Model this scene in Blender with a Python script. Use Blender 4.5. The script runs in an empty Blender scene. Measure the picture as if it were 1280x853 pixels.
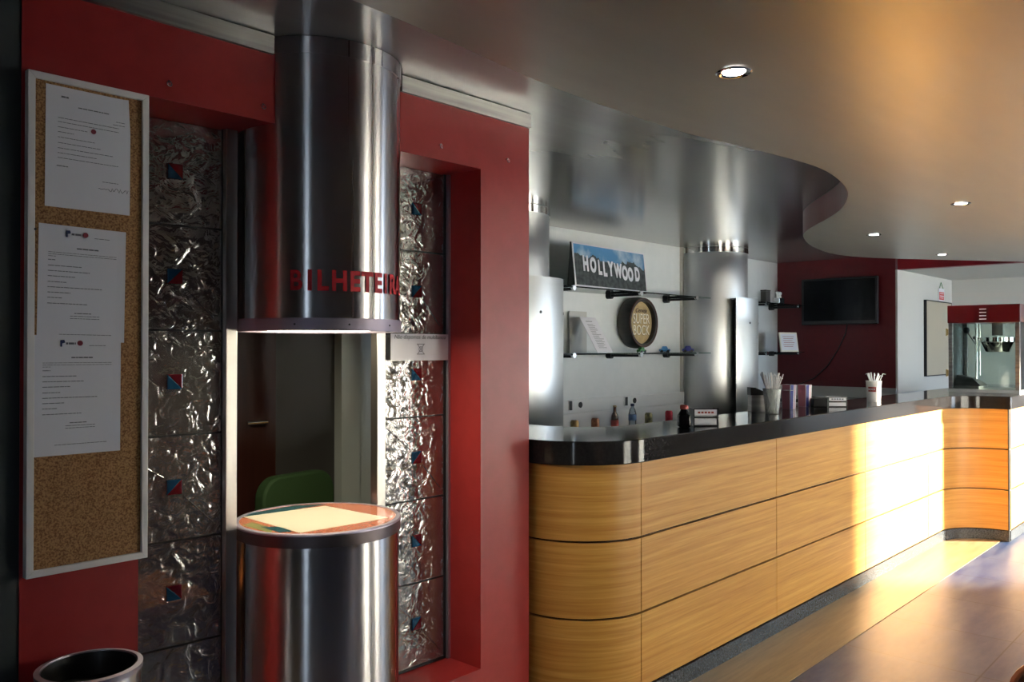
import bpy, bmesh, math, random
from mathutils import Vector, Matrix
random.seed(7)
PI = math.pi
S = bpy.context.scene
COL = S.collection
CX, CZ, FPX, EYE = .6785, .7346, 1055.0, 1.47

# ------------------------------------------------------------------ materials
def new_mat(name):
    m = bpy.data.materials.new(name); m.use_nodes = True
    nt = m.node_tree; nt.nodes.clear()
    out = nt.nodes.new('ShaderNodeOutputMaterial')
    return m, nt, out
def N(nt, typ, **kw):
    n = nt.nodes.new(typ)
    for k, v in kw.items():
        if k.startswith('i_'): n.inputs[k[2:].replace('_', ' ')].default_value = v
        else: setattr(n, k, v)
    return n
def L(nt, a, ao, b, bi): nt.links.new(a.outputs[ao], b.inputs[bi])
def rgb(c): return (c[0], c[1], c[2], 1)
def mat(name, col, rough=.5, metal=0, col2=None, scale=(6, 6, 6), nscale=1.0, bump=0, bscale=None, emit=None, es=0, spec=.5, coat=0, detail=4, aniso=0, rrange=0, alpha=None):
    m, nt, out = new_mat(name)
    p = N(nt, 'ShaderNodeBsdfPrincipled')
    p.inputs['Base Color'].default_value = rgb(col)
    p.inputs['Roughness'].default_value = rough
    p.inputs['Metallic'].default_value = metal
    p.inputs['Specular IOR Level'].default_value = spec
    p.inputs['Coat Weight'].default_value = coat
    p.inputs['Coat Roughness'].default_value = .08
    if aniso:                                   # brushed round the axis (negative: along it)
        p.inputs['Anisotropic'].default_value = abs(aniso)
        tg = N(nt, 'ShaderNodeTangent', direction_type='RADIAL', axis='Z'); L(nt, tg, 'Tangent', p, 'Tangent')
        p.inputs['Anisotropic Rotation'].default_value = .25 if aniso > 0 else 0
    if emit:
        p.inputs['Emission Color'].default_value = rgb(emit); p.inputs['Emission Strength'].default_value = es
    if col2 or bump or rrange:
        tc = N(nt, 'ShaderNodeTexCoord'); mp = N(nt, 'ShaderNodeMapping')
        mp.inputs['Scale'].default_value = scale
        L(nt, tc, 'Object', mp, 'Vector')
        no = N(nt, 'ShaderNodeTexNoise'); no.inputs['Scale'].default_value = nscale; no.inputs['Detail'].default_value = detail
        L(nt, mp, 'Vector', no, 'Vector')
        if col2:
            cr = N(nt, 'ShaderNodeValToRGB'); cr.color_ramp.elements[0].position = .35; cr.color_ramp.elements[1].position = .65
            cr.color_ramp.elements[0].color = rgb(col); cr.color_ramp.elements[1].color = rgb(col2)
            L(nt, no, 'Fac', cr, 'Fac'); L(nt, cr, 'Color', p, 'Base Color')
        if rrange:
            mr = N(nt, 'ShaderNodeMapRange'); mr.inputs['To Min'].default_value = rough - rrange; mr.inputs['To Max'].default_value = rough + rrange
            L(nt, no, 'Fac', mr, 'Value'); L(nt, mr, 'Result', p, 'Roughness')
        if bump:
            b = N(nt, 'ShaderNodeBump'); b.inputs['Strength'].default_value = bump; b.inputs['Distance'].default_value = .01
            if bscale:
                n2 = N(nt, 'ShaderNodeTexNoise'); n2.inputs['Scale'].default_value = bscale; n2.inputs['Detail'].default_value = 5
                L(nt, tc, 'Object', n2, 'Vector'); L(nt, n2, 'Fac', b, 'Height')
            else: L(nt, no, 'Fac', b, 'Height')
            L(nt, b, 'Normal', p, 'Normal')
    L(nt, p, 'BSDF', out, 'Surface')
    return m

M = {}
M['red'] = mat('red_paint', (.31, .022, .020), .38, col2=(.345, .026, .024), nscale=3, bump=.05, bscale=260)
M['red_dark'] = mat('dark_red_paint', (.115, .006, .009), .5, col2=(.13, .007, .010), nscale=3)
M['red_gloss'] = mat('red_gloss_fascia', (.22, .010, .018), .36, spec=.3)
M['white_wall'] = mat('cool_white_paint', (.74, .775, .78), .55, col2=(.77, .80, .805), nscale=2, bump=.03, bscale=200)
M['white_far'] = mat('white_paint_far', (.62, .62, .59), .6)
M['window_wall'] = mat('dusky_plum_paint', (.10, .085, .085), .5)
M['white_board'] = mat('white_laminate', (.80, .82, .83), .3)
M['dark_wall'] = mat('charcoal_paint', (.030, .036, .036), .6)
M['booth_grey'] = mat('booth_grey', (.055, .052, .05), .6)
M['booth_pale'] = mat('booth_pale_frame', (.62, .66, .62), .5)
M['booth_door'] = mat('dark_mahogany', (.030, .006, .004), .4, col2=(.045, .010, .006), scale=(30, 30, 2))
M['wood_floor'] = None
M['steel'] = mat('brushed_steel', (.58, .56, .565), .29, 1, aniso=.97, scale=(45, 45, .25), nscale=1, detail=3, rrange=.05, bump=.010)
M['steel_col'] = mat('satin_steel', (.50, .515, .52), .32, 1, aniso=-.85)
M['steel_ring'] = mat('anodised_ring', (.58, .52, .62), .42, .85)
M['ring_violet'] = mat('violet_anodised_ring', (.36, .31, .38), .5, .6)
M['band_dark'] = mat('dark_steel_band', (.16, .13, .135), .38, .8)
M['steel_post'] = mat('post_steel', (.52, .49, .45), .3, 1, scale=(60, 60, 1), bump=.02, rrange=.06)
M['alu'] = mat('worn_aluminium', (.42, .41, .40), .34, 1, col2=(.28, .27, .27), scale=(2, 8, 40), bump=.03, rrange=.1)
M['chrome'] = mat('chrome', (.78, .76, .72), .08, 1)
M['ceil_low'] = mat('satin_gold_paint', (.42, .405, .36), .36, .35, col2=(.46, .445, .395), scale=(1.3, 7, 1), nscale=1.5, bump=.03, rrange=.05, spec=.5)
M['ceil_high'] = mat('gloss_grey_paint', (.34, .345, .34), .21, .5, col2=(.39, .395, .385), scale=(1.0, 5, 1), nscale=1.5, rrange=.025)
M['soffit'] = mat('soffit_white', (.55, .55, .52), .5)
M['black'] = mat('black_plastic', (.012, .012, .013), .35)
M['black_gloss'] = mat('black_gloss', (.004, .004, .005), .22, spec=.15)
M['black_metal'] = mat('black_metal', (.02, .02, .02), .45, .3)
M['paper'] = mat('white_paper', (.80, .79, .84), .8)
M['paper_warm'] = mat('cream_paper', (.86, .80, .66), .6)
M['paper_screen'] = mat('text_grey', (.16, .16, .18), .8)
M['ink'] = mat('text_ink', (.05, .05, .07), .8)
M['seal'] = mat('red_seal', (.28, .03, .05), .6)
M['blue_ink'] = mat('navy_ink', (.02, .03, .12), .6)
M['frame_white'] = mat('board_frame', (.84, .81, .79), .4)
M['letter_red'] = mat('letter_red', (.62, .015, .025), .6)
M['cyan_glass'] = mat('blue_fused_glass', (.010, .055, .12), .06, coat=1)
M['red_glass'] = mat('red_fused_glass', (.11, .008, .014), .06, coat=1)
M['teal'] = mat('teal_print', (.03, .10, .12), .15, coat=.6)
M['olive'] = mat('olive_print', (.30, .30, .12), .15, coat=.6)
M['salmon'] = mat('salmon_print', (.52, .16, .09), .12, coat=.6, col2=(.58, .22, .13), nscale=20)
M['cream_print'] = mat('cream_print', (.85, .78, .60), .15, coat=.6)
M['green'] = mat('green_fabric', (.018, .050, .011), .8, bump=.2, bscale=300)
M['desk_wood'] = mat('orange_wood', (.50, .16, .04), .4, col2=(.42, .12, .03), scale=(2, 40, 40))
M['can_gold'] = mat('can_gold', (.42, .30, .12), .3, .6, col2=(.25, .13, .05), scale=(30, 30, 30))
M['can_brown'] = mat('can_brown', (.40, .20, .10), .3, .6, col2=(.2, .07, .04), scale=(30, 30, 30))
M['can_olive'] = mat('can_olive', (.35, .33, .15), .3, .6, col2=(.1, .1, .08), scale=(30, 30, 30))
M['can_red'] = mat('can_red', (.55, .03, .05), .3, .5, col2=(.4, .02, .04), scale=(30, 30, 30))
M['can_top'] = mat('can_top', (.7, .7, .7), .25, 1)
M['amber'] = mat('amber_glass', (.10, .022, .008), .08, coat=1)
M['label_red'] = mat('label_red', (.35, .04, .03), .4)
M['clear_plastic'] = None
M['blue_label'] = mat('blue_label', (.10, .20, .42), .4)
M['blue_cap'] = mat('navy_cap', (.02, .03, .09), .4)
M['straw_white'] = mat('white_straw', (.85, .84, .82), .5)
M['cup_white'] = mat('white_cup', (.85, .84, .82), .35)
M['carton_blue'] = mat('carton_blue', (.03, .04, .28), .45)
M['carton_red'] = mat('carton_red', (.55, .20, .26), .45)
M['machine_red'] = mat('machine_red', (.10, .002, .003), .3, coat=.1)
M['beige_door'] = mat('beige_laminate', (.46, .42, .33), .5)
M['sign_red'] = mat('sign_red', (.6, .03, .03), .4)
M['gold_metal'] = mat('brass_hinge', (.5, .38, .18), .35, 1)
M['barrel_dark'] = mat('barrel_stave', (.012, .010, .012), .32, col2=(.03, .022, .02), scale=(40, 40, 3))
M['barrel_rim'] = mat('barrel_rim', (.07, .022, .016), .3)
M['barrel_face'] = mat('barrel_face', (.50, .38, .18), .5, col2=(.42, .30, .13), nscale=4)
M['sky_blue'] = None
M['toy_green'] = mat('toy_green', (.05, .25, .05), .4)
M['toy_blue'] = mat('toy_blue', (.05, .20, .45), .4)
M['toy_navy'] = mat('toy_navy', (.02, .03, .30), .4)
M['kick'] = mat('speckled_granite', (.014, .016, .019), .25, col2=(.075, .085, .095), scale=(120, 120, 120), nscale=1)
M['granite'] = mat('polished_black_granite', (.014, .013, .014), .09, col2=(.020, .019, .019), scale=(90, 90, 90), nscale=1, spec=.28)
M['worktop'] = mat('dark_worktop', (.03, .03, .032), .12)
M['core'] = mat('dark_core', (.03, .012, .006), .7)
M['chair_wood'] = mat('chair_wood', (.45, .13, .04), .3, col2=(.36, .09, .03), scale=(4, 40, 4), coat=.5)
M['lamp'] = mat('lamp_glow', (1, 1, 1), .5, emit=(.9, .92, 1), es=22)
M['booth_lamp'] = mat('booth_lamp_glow', (1, 1, 1), .5, emit=(1, .90, .66), es=12)
M['outside'] = mat('pale_pavement', (.45, .42, .38), .8)

def wood_mat():
    m, nt, out = new_mat('honey_veneer')
    p = N(nt, 'ShaderNodeBsdfPrincipled'); p.inputs['Roughness'].default_value = .42; p.inputs['Specular IOR Level'].default_value = .3
    p.inputs['Coat Weight'].default_value = .08; p.inputs['Coat Roughness'].default_value = .2
    tc = N(nt, 'ShaderNodeTexCoord'); mp = N(nt, 'ShaderNodeMapping'); mp.inputs['Scale'].default_value = (.9, .9, 34)
    no = N(nt, 'ShaderNodeTexNoise'); no.inputs['Scale'].default_value = 1.6; no.inputs['Detail'].default_value = 7; no.inputs['Roughness'].default_value = .62
    no.inputs['Distortion'].default_value = .6
    cr = N(nt, 'ShaderNodeValToRGB'); e = cr.color_ramp.elements
    e[0].position = .3; e[0].color = (.47, .205, .036, 1); e[1].position = .7; e[1].color = (.68, .37, .088, 1)
    mid = e.new(.5); mid.color = (.58, .285, .058, 1)
    mp2 = N(nt, 'ShaderNodeMapping'); mp2.inputs['Scale'].default_value = (6, 6, 190)
    n2 = N(nt, 'ShaderNodeTexNoise'); n2.inputs['Scale'].default_value = 1; n2.inputs['Detail'].default_value = 3
    mx = N(nt, 'ShaderNodeMixRGB', blend_type='MULTIPLY'); mx.inputs['Fac'].default_value = .22
    L(nt, tc, 'Object', mp, 'Vector'); L(nt, mp, 'Vector', no, 'Vector'); L(nt, no, 'Fac', cr, 'Fac')
    L(nt, tc, 'Object', mp2, 'Vector'); L(nt, mp2, 'Vector', n2, 'Vector')
    L(nt, cr, 'Color', mx, 'Color1'); L(nt, n2, 'Fac', mx, 'Color2'); L(nt, mx, 'Color', p, 'Base Color')
    b = N(nt, 'ShaderNodeBump'); b.inputs['Strength'].default_value = .03; L(nt, n2, 'Fac', b, 'Height'); L(nt, b, 'Normal', p, 'Normal')
    L(nt, p, 'BSDF', out, 'Surface')
    return m
M['wood'] = wood_mat()

def floor_mat(name, c1, c2, seams, rough, sc=(2.5, 9, 1)):
    m, nt, out = new_mat(name)
    p = N(nt, 'ShaderNodeBsdfPrincipled'); p.inputs['Specular IOR Level'].default_value = .34
    tc = N(nt, 'ShaderNodeTexCoord'); mp = N(nt, 'ShaderNodeMapping'); mp.inputs['Scale'].default_value = sc
    no = N(nt, 'ShaderNodeTexNoise'); no.inputs['Scale'].default_value = 1.3; no.inputs['Detail'].default_value = 8; no.inputs['Roughness'].default_value = .65
    cr = N(nt, 'ShaderNodeValToRGB'); e = cr.color_ramp.elements
    e[0].position = .35; e[0].color = rgb(c1); e[1].position = .68; e[1].color = rgb(c2)
    L(nt, tc, 'Object', mp, 'Vector'); L(nt, mp, 'Vector', no, 'Vector'); L(nt, no, 'Fac', cr, 'Fac')
    mr = N(nt, 'ShaderNodeMapRange'); mr.inputs['To Min'].default_value = rough - .07; mr.inputs['To Max'].default_value = rough + .1
    L(nt, no, 'Fac', mr, 'Value'); L(nt, mr, 'Result', p, 'Roughness')
    last = cr
    if seams:
        mb = N(nt, 'ShaderNodeMapping'); mb.inputs['Location'].default_value = (0.0, .17, 0)
        br = N(nt, 'ShaderNodeTexBrick'); br.offset = .5; br.inputs['Scale'].default_value = 1
        br.inputs['Brick Width'].default_value = .6; br.inputs['Row Height'].default_value = .6; br.inputs['Mortar Size'].default_value = .0035
        br.offset = 0
        br.inputs['Color1'].default_value = (1, 1, 1, 1); br.inputs['Color2'].default_value = (.93, .93, .93, 1); br.inputs['Mortar'].default_value = (.3, .3, .3, 1)
        L(nt, tc, 'Object', mb, 'Vector'); L(nt, mb, 'Vector', br, 'Vector')
        mx = N(nt, 'ShaderNodeMixRGB', blend_type='MULTIPLY'); mx.inputs['Fac'].default_value = 1
        L(nt, cr, 'Color', mx, 'Color1'); L(nt, br, 'Color', mx, 'Color2'); last = mx
    L(nt, last, 'Color', p, 'Base Color')
    L(nt, p, 'BSDF', out, 'Surface')
    return m
M['vinyl'] = floor_mat('slate_blue_vinyl', (.014, .036, .11), (.088, .110, .165), True, .36)
M['wood_floor'] = floor_mat('honey_vinyl_strip', (.22, .155, .080), (.33, .245, .135), False, .33, (2, 26, 1))

def cork_mat():
    m, nt, out = new_mat('cork')
    p = N(nt, 'ShaderNodeBsdfPrincipled'); p.inputs['Roughness'].default_value = .85
    tc = N(nt, 'ShaderNodeTexCoord'); no = N(nt, 'ShaderNodeTexNoise'); no.inputs['Scale'].default_value = 230; no.inputs['Detail'].default_value = 3
    cr = N(nt, 'ShaderNodeValToRGB'); e = cr.color_ramp.elements
    e[0].position = .36; e[0].color = (.20, .085, .028, 1); e[1].position = .6; e[1].color = (.46, .25, .10, 1)
    L(nt, tc, 'Object', no, 'Vector'); L(nt, no, 'Fac', cr, 'Fac'); L(nt, cr, 'Color', p, 'Base Color')
    b = N(nt, 'ShaderNodeBump'); b.inputs['Strength'].default_value = .2; b.inputs['Distance'].default_value = .003
    L(nt, no, 'Fac', b, 'Height'); L(nt, b, 'Normal', p, 'Normal'); L(nt, p, 'BSDF', out, 'Surface')
    return m
M['cork'] = cork_mat()

def tile_glass():
    m, nt, out = new_mat('hammered_glass')
    tc = N(nt, 'ShaderNodeTexCoord')
    n1 = N(nt, 'ShaderNodeTexNoise'); n1.inputs['Scale'].default_value = 20; n1.inputs['Detail'].default_value = 2.5; n1.inputs['Distortion'].default_value = 1.2
    n2 = N(nt, 'ShaderNodeTexVoronoi'); n2.inputs['Scale'].default_value = 46; n2.feature = 'SMOOTH_F1'
    ad = N(nt, 'ShaderNodeMath', operation='MULTIPLY_ADD'); ad.inputs[1].default_value = .35
    L(nt, tc, 'Object', n1, 'Vector'); L(nt, tc, 'Object', n2, 'Vector')
    L(nt, n2, 'Distance', ad, 0); L(nt, n1, 'Fac', ad, 2)
    b = N(nt, 'ShaderNodeBump'); b.inputs['Strength'].default_value = .8; b.inputs['Distance'].default_value = .007
    L(nt, ad, 'Value', b, 'Height')
    g = N(nt, 'ShaderNodeBsdfGlossy'); g.inputs['Color'].default_value = (.62, .60, .60, 1); g.inputs['Roughness'].default_value = .07
    r = N(nt, 'ShaderNodeBsdfRefraction'); r.inputs['Color'].default_value = (.72, .74, .70, 1); r.inputs['Roughness'].default_value = .03; r.inputs['IOR'].default_value = 1.18
    d = N(nt, 'ShaderNodeBsdfDiffuse'); d.inputs['Color'].default_value = (.34, .335, .32, 1)
    L(nt, b, 'Normal', g, 'Normal'); L(nt, b, 'Normal', r, 'Normal'); L(nt, b, 'Normal', d, 'Normal')
    m1 = N(nt, 'ShaderNodeMixShader'); m1.inputs['Fac'].default_value = .46
    m2 = N(nt, 'ShaderNodeMixShader'); m2.inputs['Fac'].default_value = .20
    L(nt, r, 'BSDF', m1, 1); L(nt, g, 'BSDF', m1, 2); L(nt, m1, 'Shader', m2, 1); L(nt, d, 'BSDF', m2, 2)
    L(nt, m2, 'Shader', out, 'Surface')
    return m
M['tile_glass'] = tile_glass()

def thin_glass(name, tint=(.9, .95, .93), gloss=.12, rough=.02, haze=0):
    m, nt, out = new_mat(name)
    t = N(nt, 'ShaderNodeBsdfTransparent'); t.inputs['Color'].default_value = rgb(tint)
    g = N(nt, 'ShaderNodeBsdfGlossy'); g.inputs['Roughness'].default_value = rough
    fr = N(nt, 'ShaderNodeFresnel'); fr.inputs['IOR'].default_value = 1.45
    mx = N(nt, 'ShaderNodeMixShader'); L(nt, fr, 'Fac', mx, 'Fac'); L(nt, t, 'BSDF', mx, 1); L(nt, g, 'BSDF', mx, 2)
    last = mx
    if haze:
        d = N(nt, 'ShaderNodeBsdfDiffuse'); d.inputs['Color'].default_value = (.85, .86, .85, 1)
        m2 = N(nt, 'ShaderNodeMixShader'); m2.inputs['Fac'].default_value = haze
        L(nt, mx, 'Shader', m2, 1); L(nt, d, 'BSDF', m2, 2); last = m2
    L(nt, last, 'Shader', out, 'Surface')
    return m
M['thin_glass'] = thin_glass('clear_glass')
M['shelf_glass'] = thin_glass('green_edge_glass', (.55, .68, .64))
M['cup_plastic'] = thin_glass('frosted_plastic', (.85, .87, .86), rough=.2, haze=.24)
M['clear_plastic'] = thin_glass('bottle_plastic', (.72, .80, .88), rough=.05, haze=.15)

def frosted():
    m, nt, out = new_mat('frosted_window_film')
    t = N(nt, 'ShaderNodeBsdfTranslucent'); t.inputs['Color'].default_value = (.88, .88, .86, 1)
    d = N(nt, 'ShaderNodeBsdfDiffuse'); d.inputs['Color'].default_value = (.7, .7, .68, 1)
    mx = N(nt, 'ShaderNodeMixShader'); mx.inputs['Fac'].default_value = .1
    L(nt, t, 'BSDF', mx, 1); L(nt, d, 'BSDF', mx, 2); L(nt, mx, 'Shader', out, 'Surface')
    return m
M['frosted'] = frosted()

def picture_mat():
    """a printed landscape: blue sky with clouds over dark wooded hills (local X across, Z up)"""
    m, nt, out = new_mat('hillside_print')
    p = N(nt, 'ShaderNodeBsdfPrincipled'); p.inputs['Roughness'].default_value = .3
    tc = N(nt, 'ShaderNodeTexCoord'); sp = N(nt, 'ShaderNodeSeparateXYZ'); L(nt, tc, 'Object', sp, 'Vector')
    n1 = N(nt, 'ShaderNodeTexNoise'); n1.inputs['Scale'].default_value = 5; n1.inputs['Detail'].default_value = 5
    L(nt, tc, 'Object', n1, 'Vector')
    sky = N(nt, 'ShaderNodeValToRGB'); e = sky.color_ramp.elements
    e[0].position = .45; e[0].color = (.08, .26, .50, 1); e[1].position = .68; e[1].color = (.62, .70, .75, 1)
    L(nt, n1, 'Fac', sky, 'Fac')
    n2 = N(nt, 'ShaderNodeTexNoise'); n2.inputs['Scale'].default_value = 26; n2.inputs['Detail'].default_value = 6
    L(nt, tc, 'Object', n2, 'Vector')
    hill = N(nt, 'ShaderNodeValToRGB'); e = hill.color_ramp.elements
    e[0].position = .35; e[0].color = (.020, .028, .034, 1); e[1].position = .7; e[1].color = (.10, .115, .12, 1)
    L(nt, n2, 'Fac', hill, 'Fac')
    n3 = N(nt, 'ShaderNodeTexNoise'); n3.noise_dimensions = '1D'; n3.inputs['Scale'].default_value = 5.6; n3.inputs['Detail'].default_value = 5
    L(nt, sp, 'X', n3, 'W')
    ad = N(nt, 'ShaderNodeMath', operation='MULTIPLY_ADD'); ad.inputs[1].default_value = -.22
    L(nt, n3, 'Fac', ad, 0); L(nt, sp, 'Z', ad, 2)
    gt = N(nt, 'ShaderNodeMath', operation='GREATER_THAN'); gt.inputs[1].default_value = .115; L(nt, ad, 'Value', gt, 0)
    mx = N(nt, 'ShaderNodeMixRGB'); L(nt, gt, 'Value', mx, 'Fac'); L(nt, hill, 'Color', mx, 'Color1'); L(nt, sky, 'Color', mx, 'Color2')
    L(nt, mx, 'Color', p, 'Base Color'); L(nt, p, 'BSDF', out, 'Surface')
    return m
M['picture'] = picture_mat()

# ------------------------------------------------------------------ mesh helpers
def link(o, parent=None):
    COL.objects.link(o)
    if parent: o.parent = parent
    return o
def obj(name, bm, m, parent=None, smooth=False, bevel=0, loc=None, rot=None):
    me = bpy.data.meshes.new(name)
    bmesh.ops.recalc_face_normals(bm, faces=bm.faces)
    bm.to_mesh(me); bm.free()
    me.materials.append(M[m] if isinstance(m, str) else m)
    o = bpy.data.objects.new(name, me); link(o, parent)
    if smooth:
        for p in me.polygons: p.use_smooth = True
        es = me.attributes.new('sharp_edge', 'BOOLEAN', 'EDGE') if 'sharp_edge' not in me.attributes else me.attributes['sharp_edge']
        bm2 = bmesh.new(); bm2.from_mesh(me)
        for e in bm2.edges:
            if len(e.link_faces) == 2 and e.calc_face_angle(0) > math.radians(38): es.data[e.index].value = True
        bm2.free()
    if bevel:
        b = o.modifiers.new('bevel', 'BEVEL'); b.width = bevel; b.segments = 2; b.limit_method = 'ANGLE'
    if loc: o.location = loc
    if rot: o.rotation_euler = rot
    return o
def thing(name, label, cat, loc=(0, 0, 0), rz=0, group=None):
    o = bpy.data.objects.new(name, None); link(o); o.empty_display_size = .1
    o.location = loc; o.rotation_euler = (0, 0, rz); o['label'] = label; o['category'] = cat
    if group: o['group'] = group
    return o
def tag(o, label, cat, group=None):
    o['label'] = label; o['category'] = cat
    if group: o['group'] = group
    return o
def struct(name, bm, m, **k):
    o = obj(name, bm, m, **k); o['kind'] = 'structure'; return o
def B(): return bmesh.new()
def box(bm, x0, x1, y0, y1, z0, z1):
    v = [bm.verts.new(p) for p in ((x0, y0, z0), (x1, y0, z0), (x1, y1, z0), (x0, y1, z0), (x0, y0, z1), (x1, y0, z1), (x1, y1, z1), (x0, y1, z1))]
    for f in ((0, 3, 2, 1), (4, 5, 6, 7), (0, 1, 5, 4), (1, 2, 6, 5), (2, 3, 7, 6), (3, 0, 4, 7)): bm.faces.new([v[i] for i in f])
    return bm
def bx(*a): return box(B(), *a)
def prism(bm, pts, z0, z1):
    a = [bm.verts.new((x, y, z0)) for x, y in pts]; b = [bm.verts.new((x, y, z1)) for x, y in pts]
    bm.faces.new(a[::-1]); bm.faces.new(b)
    n = len(pts)
    for i in range(n): bm.faces.new((a[i], a[(i+1) % n], b[(i+1) % n], b[i]))
    return bm
def prism_y(bm, pts, y0, y1):
    """polygon in x,z extruded along y"""
    a = [bm.verts.new((x, y0, z)) for x, z in pts]; b = [bm.verts.new((x, y1, z)) for x, z in pts]
    bm.faces.new(a); bm.faces.new(b[::-1]); n = len(pts)
    for i in range(n): bm.faces.new((a[i], b[i], b[(i+1) % n], a[(i+1) % n]))
    return bm
def lathe(bm, prof, n=48, c=(0, 0, 0), closed=False):
    rings = []
    for r, z in prof:
        if r < 1e-5: rings.append([bm.verts.new((c[0], c[1], c[2]+z))])
        else: rings.append([bm.verts.new((c[0]+r*math.cos(2*PI*i/n), c[1]+r*math.sin(2*PI*i/n), c[2]+z)) for i in range(n)])
    seq = list(zip(rings, rings[1:]))
    if closed: seq.append((rings[-1], rings[0]))
    for a, b in seq:
        for i in range(n):
            j = (i+1) % n
            if len(a) == 1 and len(b) == 1: continue
            if len(a) == 1: bm.faces.new((a[0], b[i], b[j]))
            elif len(b) == 1: bm.faces.new((a[i], a[j], b[0]))
            else: bm.faces.new((a[i], a[j], b[j], b[i]))
    return bm
def tube(bm, pts, r, n=10):
    """round bar along a polyline; r may be a list"""
    pts = [Vector(p) for p in pts]; prev = None; rings = []
    for i, p in enumerate(pts):
        d = (pts[min(i+1, len(pts)-1)] - pts[max(i-1, 0)]).normalized()
        if prev is None:
            a = d.orthogonal().normalized()
        else:
            a = (prev - d*prev.dot(d)).normalized()
        prev = a; b = d.cross(a); rr = r[i] if isinstance(r, (list, tuple)) else r
        rings.append([bm.verts.new(p + a*rr*math.cos(2*PI*k/n) + b*rr*math.sin(2*PI*k/n)) for k in range(n)])
    for q, w in zip(rings, rings[1:]):
        for k in range(n): bm.faces.new((q[k], q[(k+1) % n], w[(k+1) % n], w[k]))
    bm.faces.new(rings[0][::-1]); bm.faces.new(rings[-1])
    return bm
def arc(cx, cy, r, a0, a1, n):
    return [(cx + r*math.cos(math.radians(a0+(a1-a0)*i/n)), cy + r*math.sin(math.radians(a0+(a1-a0)*i/n))) for i in range(n+1)]
def normals(path):
    out = []
    for i in range(len(path)):
        a = Vector(path[max(i-1, 0)]); b = Vector(path[min(i+1, len(path)-1)]); d = (b-a).normalized()
        out.append(Vector((d.y, -d.x)))      # to the right of travel
    return out
def strip(bm, path, off0, off1, z0, z1):
    """solid strip following path between two sideways offsets (positive = right of travel)"""
    ns = normals(path); P = [Vector(p) for p in path]
    rings = []
    for p, n in zip(P, ns):
        a = p + n*off0; b = p + n*off1
        rings.append([bm.verts.new((a.x, a.y, z0)), bm.verts.new((b.x, b.y, z0)), bm.verts.new((b.x, b.y, z1)), bm.verts.new((a.x, a.y, z1))])
    for q, w in zip(rings, rings[1:]):
        for k in range(4): bm.faces.new((q[k], q[(k+1) % 4], w[(k+1) % 4], w[k]))
    bm.faces.new(rings[0][::-1]); bm.faces.new(rings[-1])
    return bm
def text(name, s, size, m, parent=None, loc=(0, 0, 0), rot=(PI/2, 0, 0), ext=.0008, bold=0, align='CENTER', shear=0, sx=1, space=1):
    c = bpy.data.curves.new(name, 'FONT'); c.body = s; c.size = size; c.extrude = ext; c.offset = bold
    c.align_x = align; c.align_y = 'CENTER'; c.shear = shear; c.space_character = space
    tmp = bpy.data.objects.new('tmp', c); COL.objects.link(tmp)
    me = bpy.data.meshes.new_from_object(tmp.evaluated_get(bpy.context.evaluated_depsgraph_get()))
    bpy.data.objects.remove(tmp); bpy.data.curves.remove(c)
    me.name = name; me.materials.clear(); me.materials.append(M[m]); o = bpy.data.objects.new(name, me); link(o, parent)
    o.location = loc; o.rotation_euler = rot; o.scale = (sx, 1, 1)
    return o

# ------------------------------------------------------------------ the room shell
HC, LC = 2.41, 2.25           # upper and lower ceiling
WX = -1.5                     # window wall (y)
struct('floor', bx(-2, 12.0, WX-.15, 4.4, -.12, 0), 'vinyl')
struct('trim_1', bx(.2, 7.4, 1.63, 2.2, 0, .003), 'wood_floor')          # wood-look strip along the counter
bm = B()                                                                   # the red wall with its opening
box(bm, .69, .975, 2.25, 2.50, 0, HC); box(bm, .975, 2.262, 2.25, 2.50, 2.147, HC)
box(bm, 2.262, 2.536, 2.25, 2.50, 0, HC); box(bm, .975, 2.262, 2.25, 2.50, 0, .26)
bmesh.ops.remove_doubles(bm, verts=bm.verts, dist=1e-5)
struct('wall_ticket', bm, 'red')
struct('wall_dark', bx(-2, .69, 2.253, 2.45, 0, HC), 'dark_wall')
struct('wall_back', bx(-.2, 10.9, 4.2, 4.32, 0, HC), 'white_wall')
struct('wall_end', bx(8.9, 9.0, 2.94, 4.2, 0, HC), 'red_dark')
struct('trim_2', bx(8.9, 9.0, WX, 2.92, LC+.01, HC), 'red_gloss')
struct('wall_recess', bx(8.9, 10.75, 2.92, 2.94, 0, LC+.01), 'white_far')
struct('wall_far', bx(10.75, 10.87, WX, 2.94, 0, HC), 'white_far')
bm = B(); box(bm, -2.1, -2, WX, -.72, 0, HC); box(bm, -2.1, -2, -.50, 2.45, 0, HC); box(bm, -2.1, -2, -.72, -.50, 2.1, HC); box(bm, -2.1, -2, -.72, -.50, 0, .1)
struct('wall_rear', bm, 'dark_wall')
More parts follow.
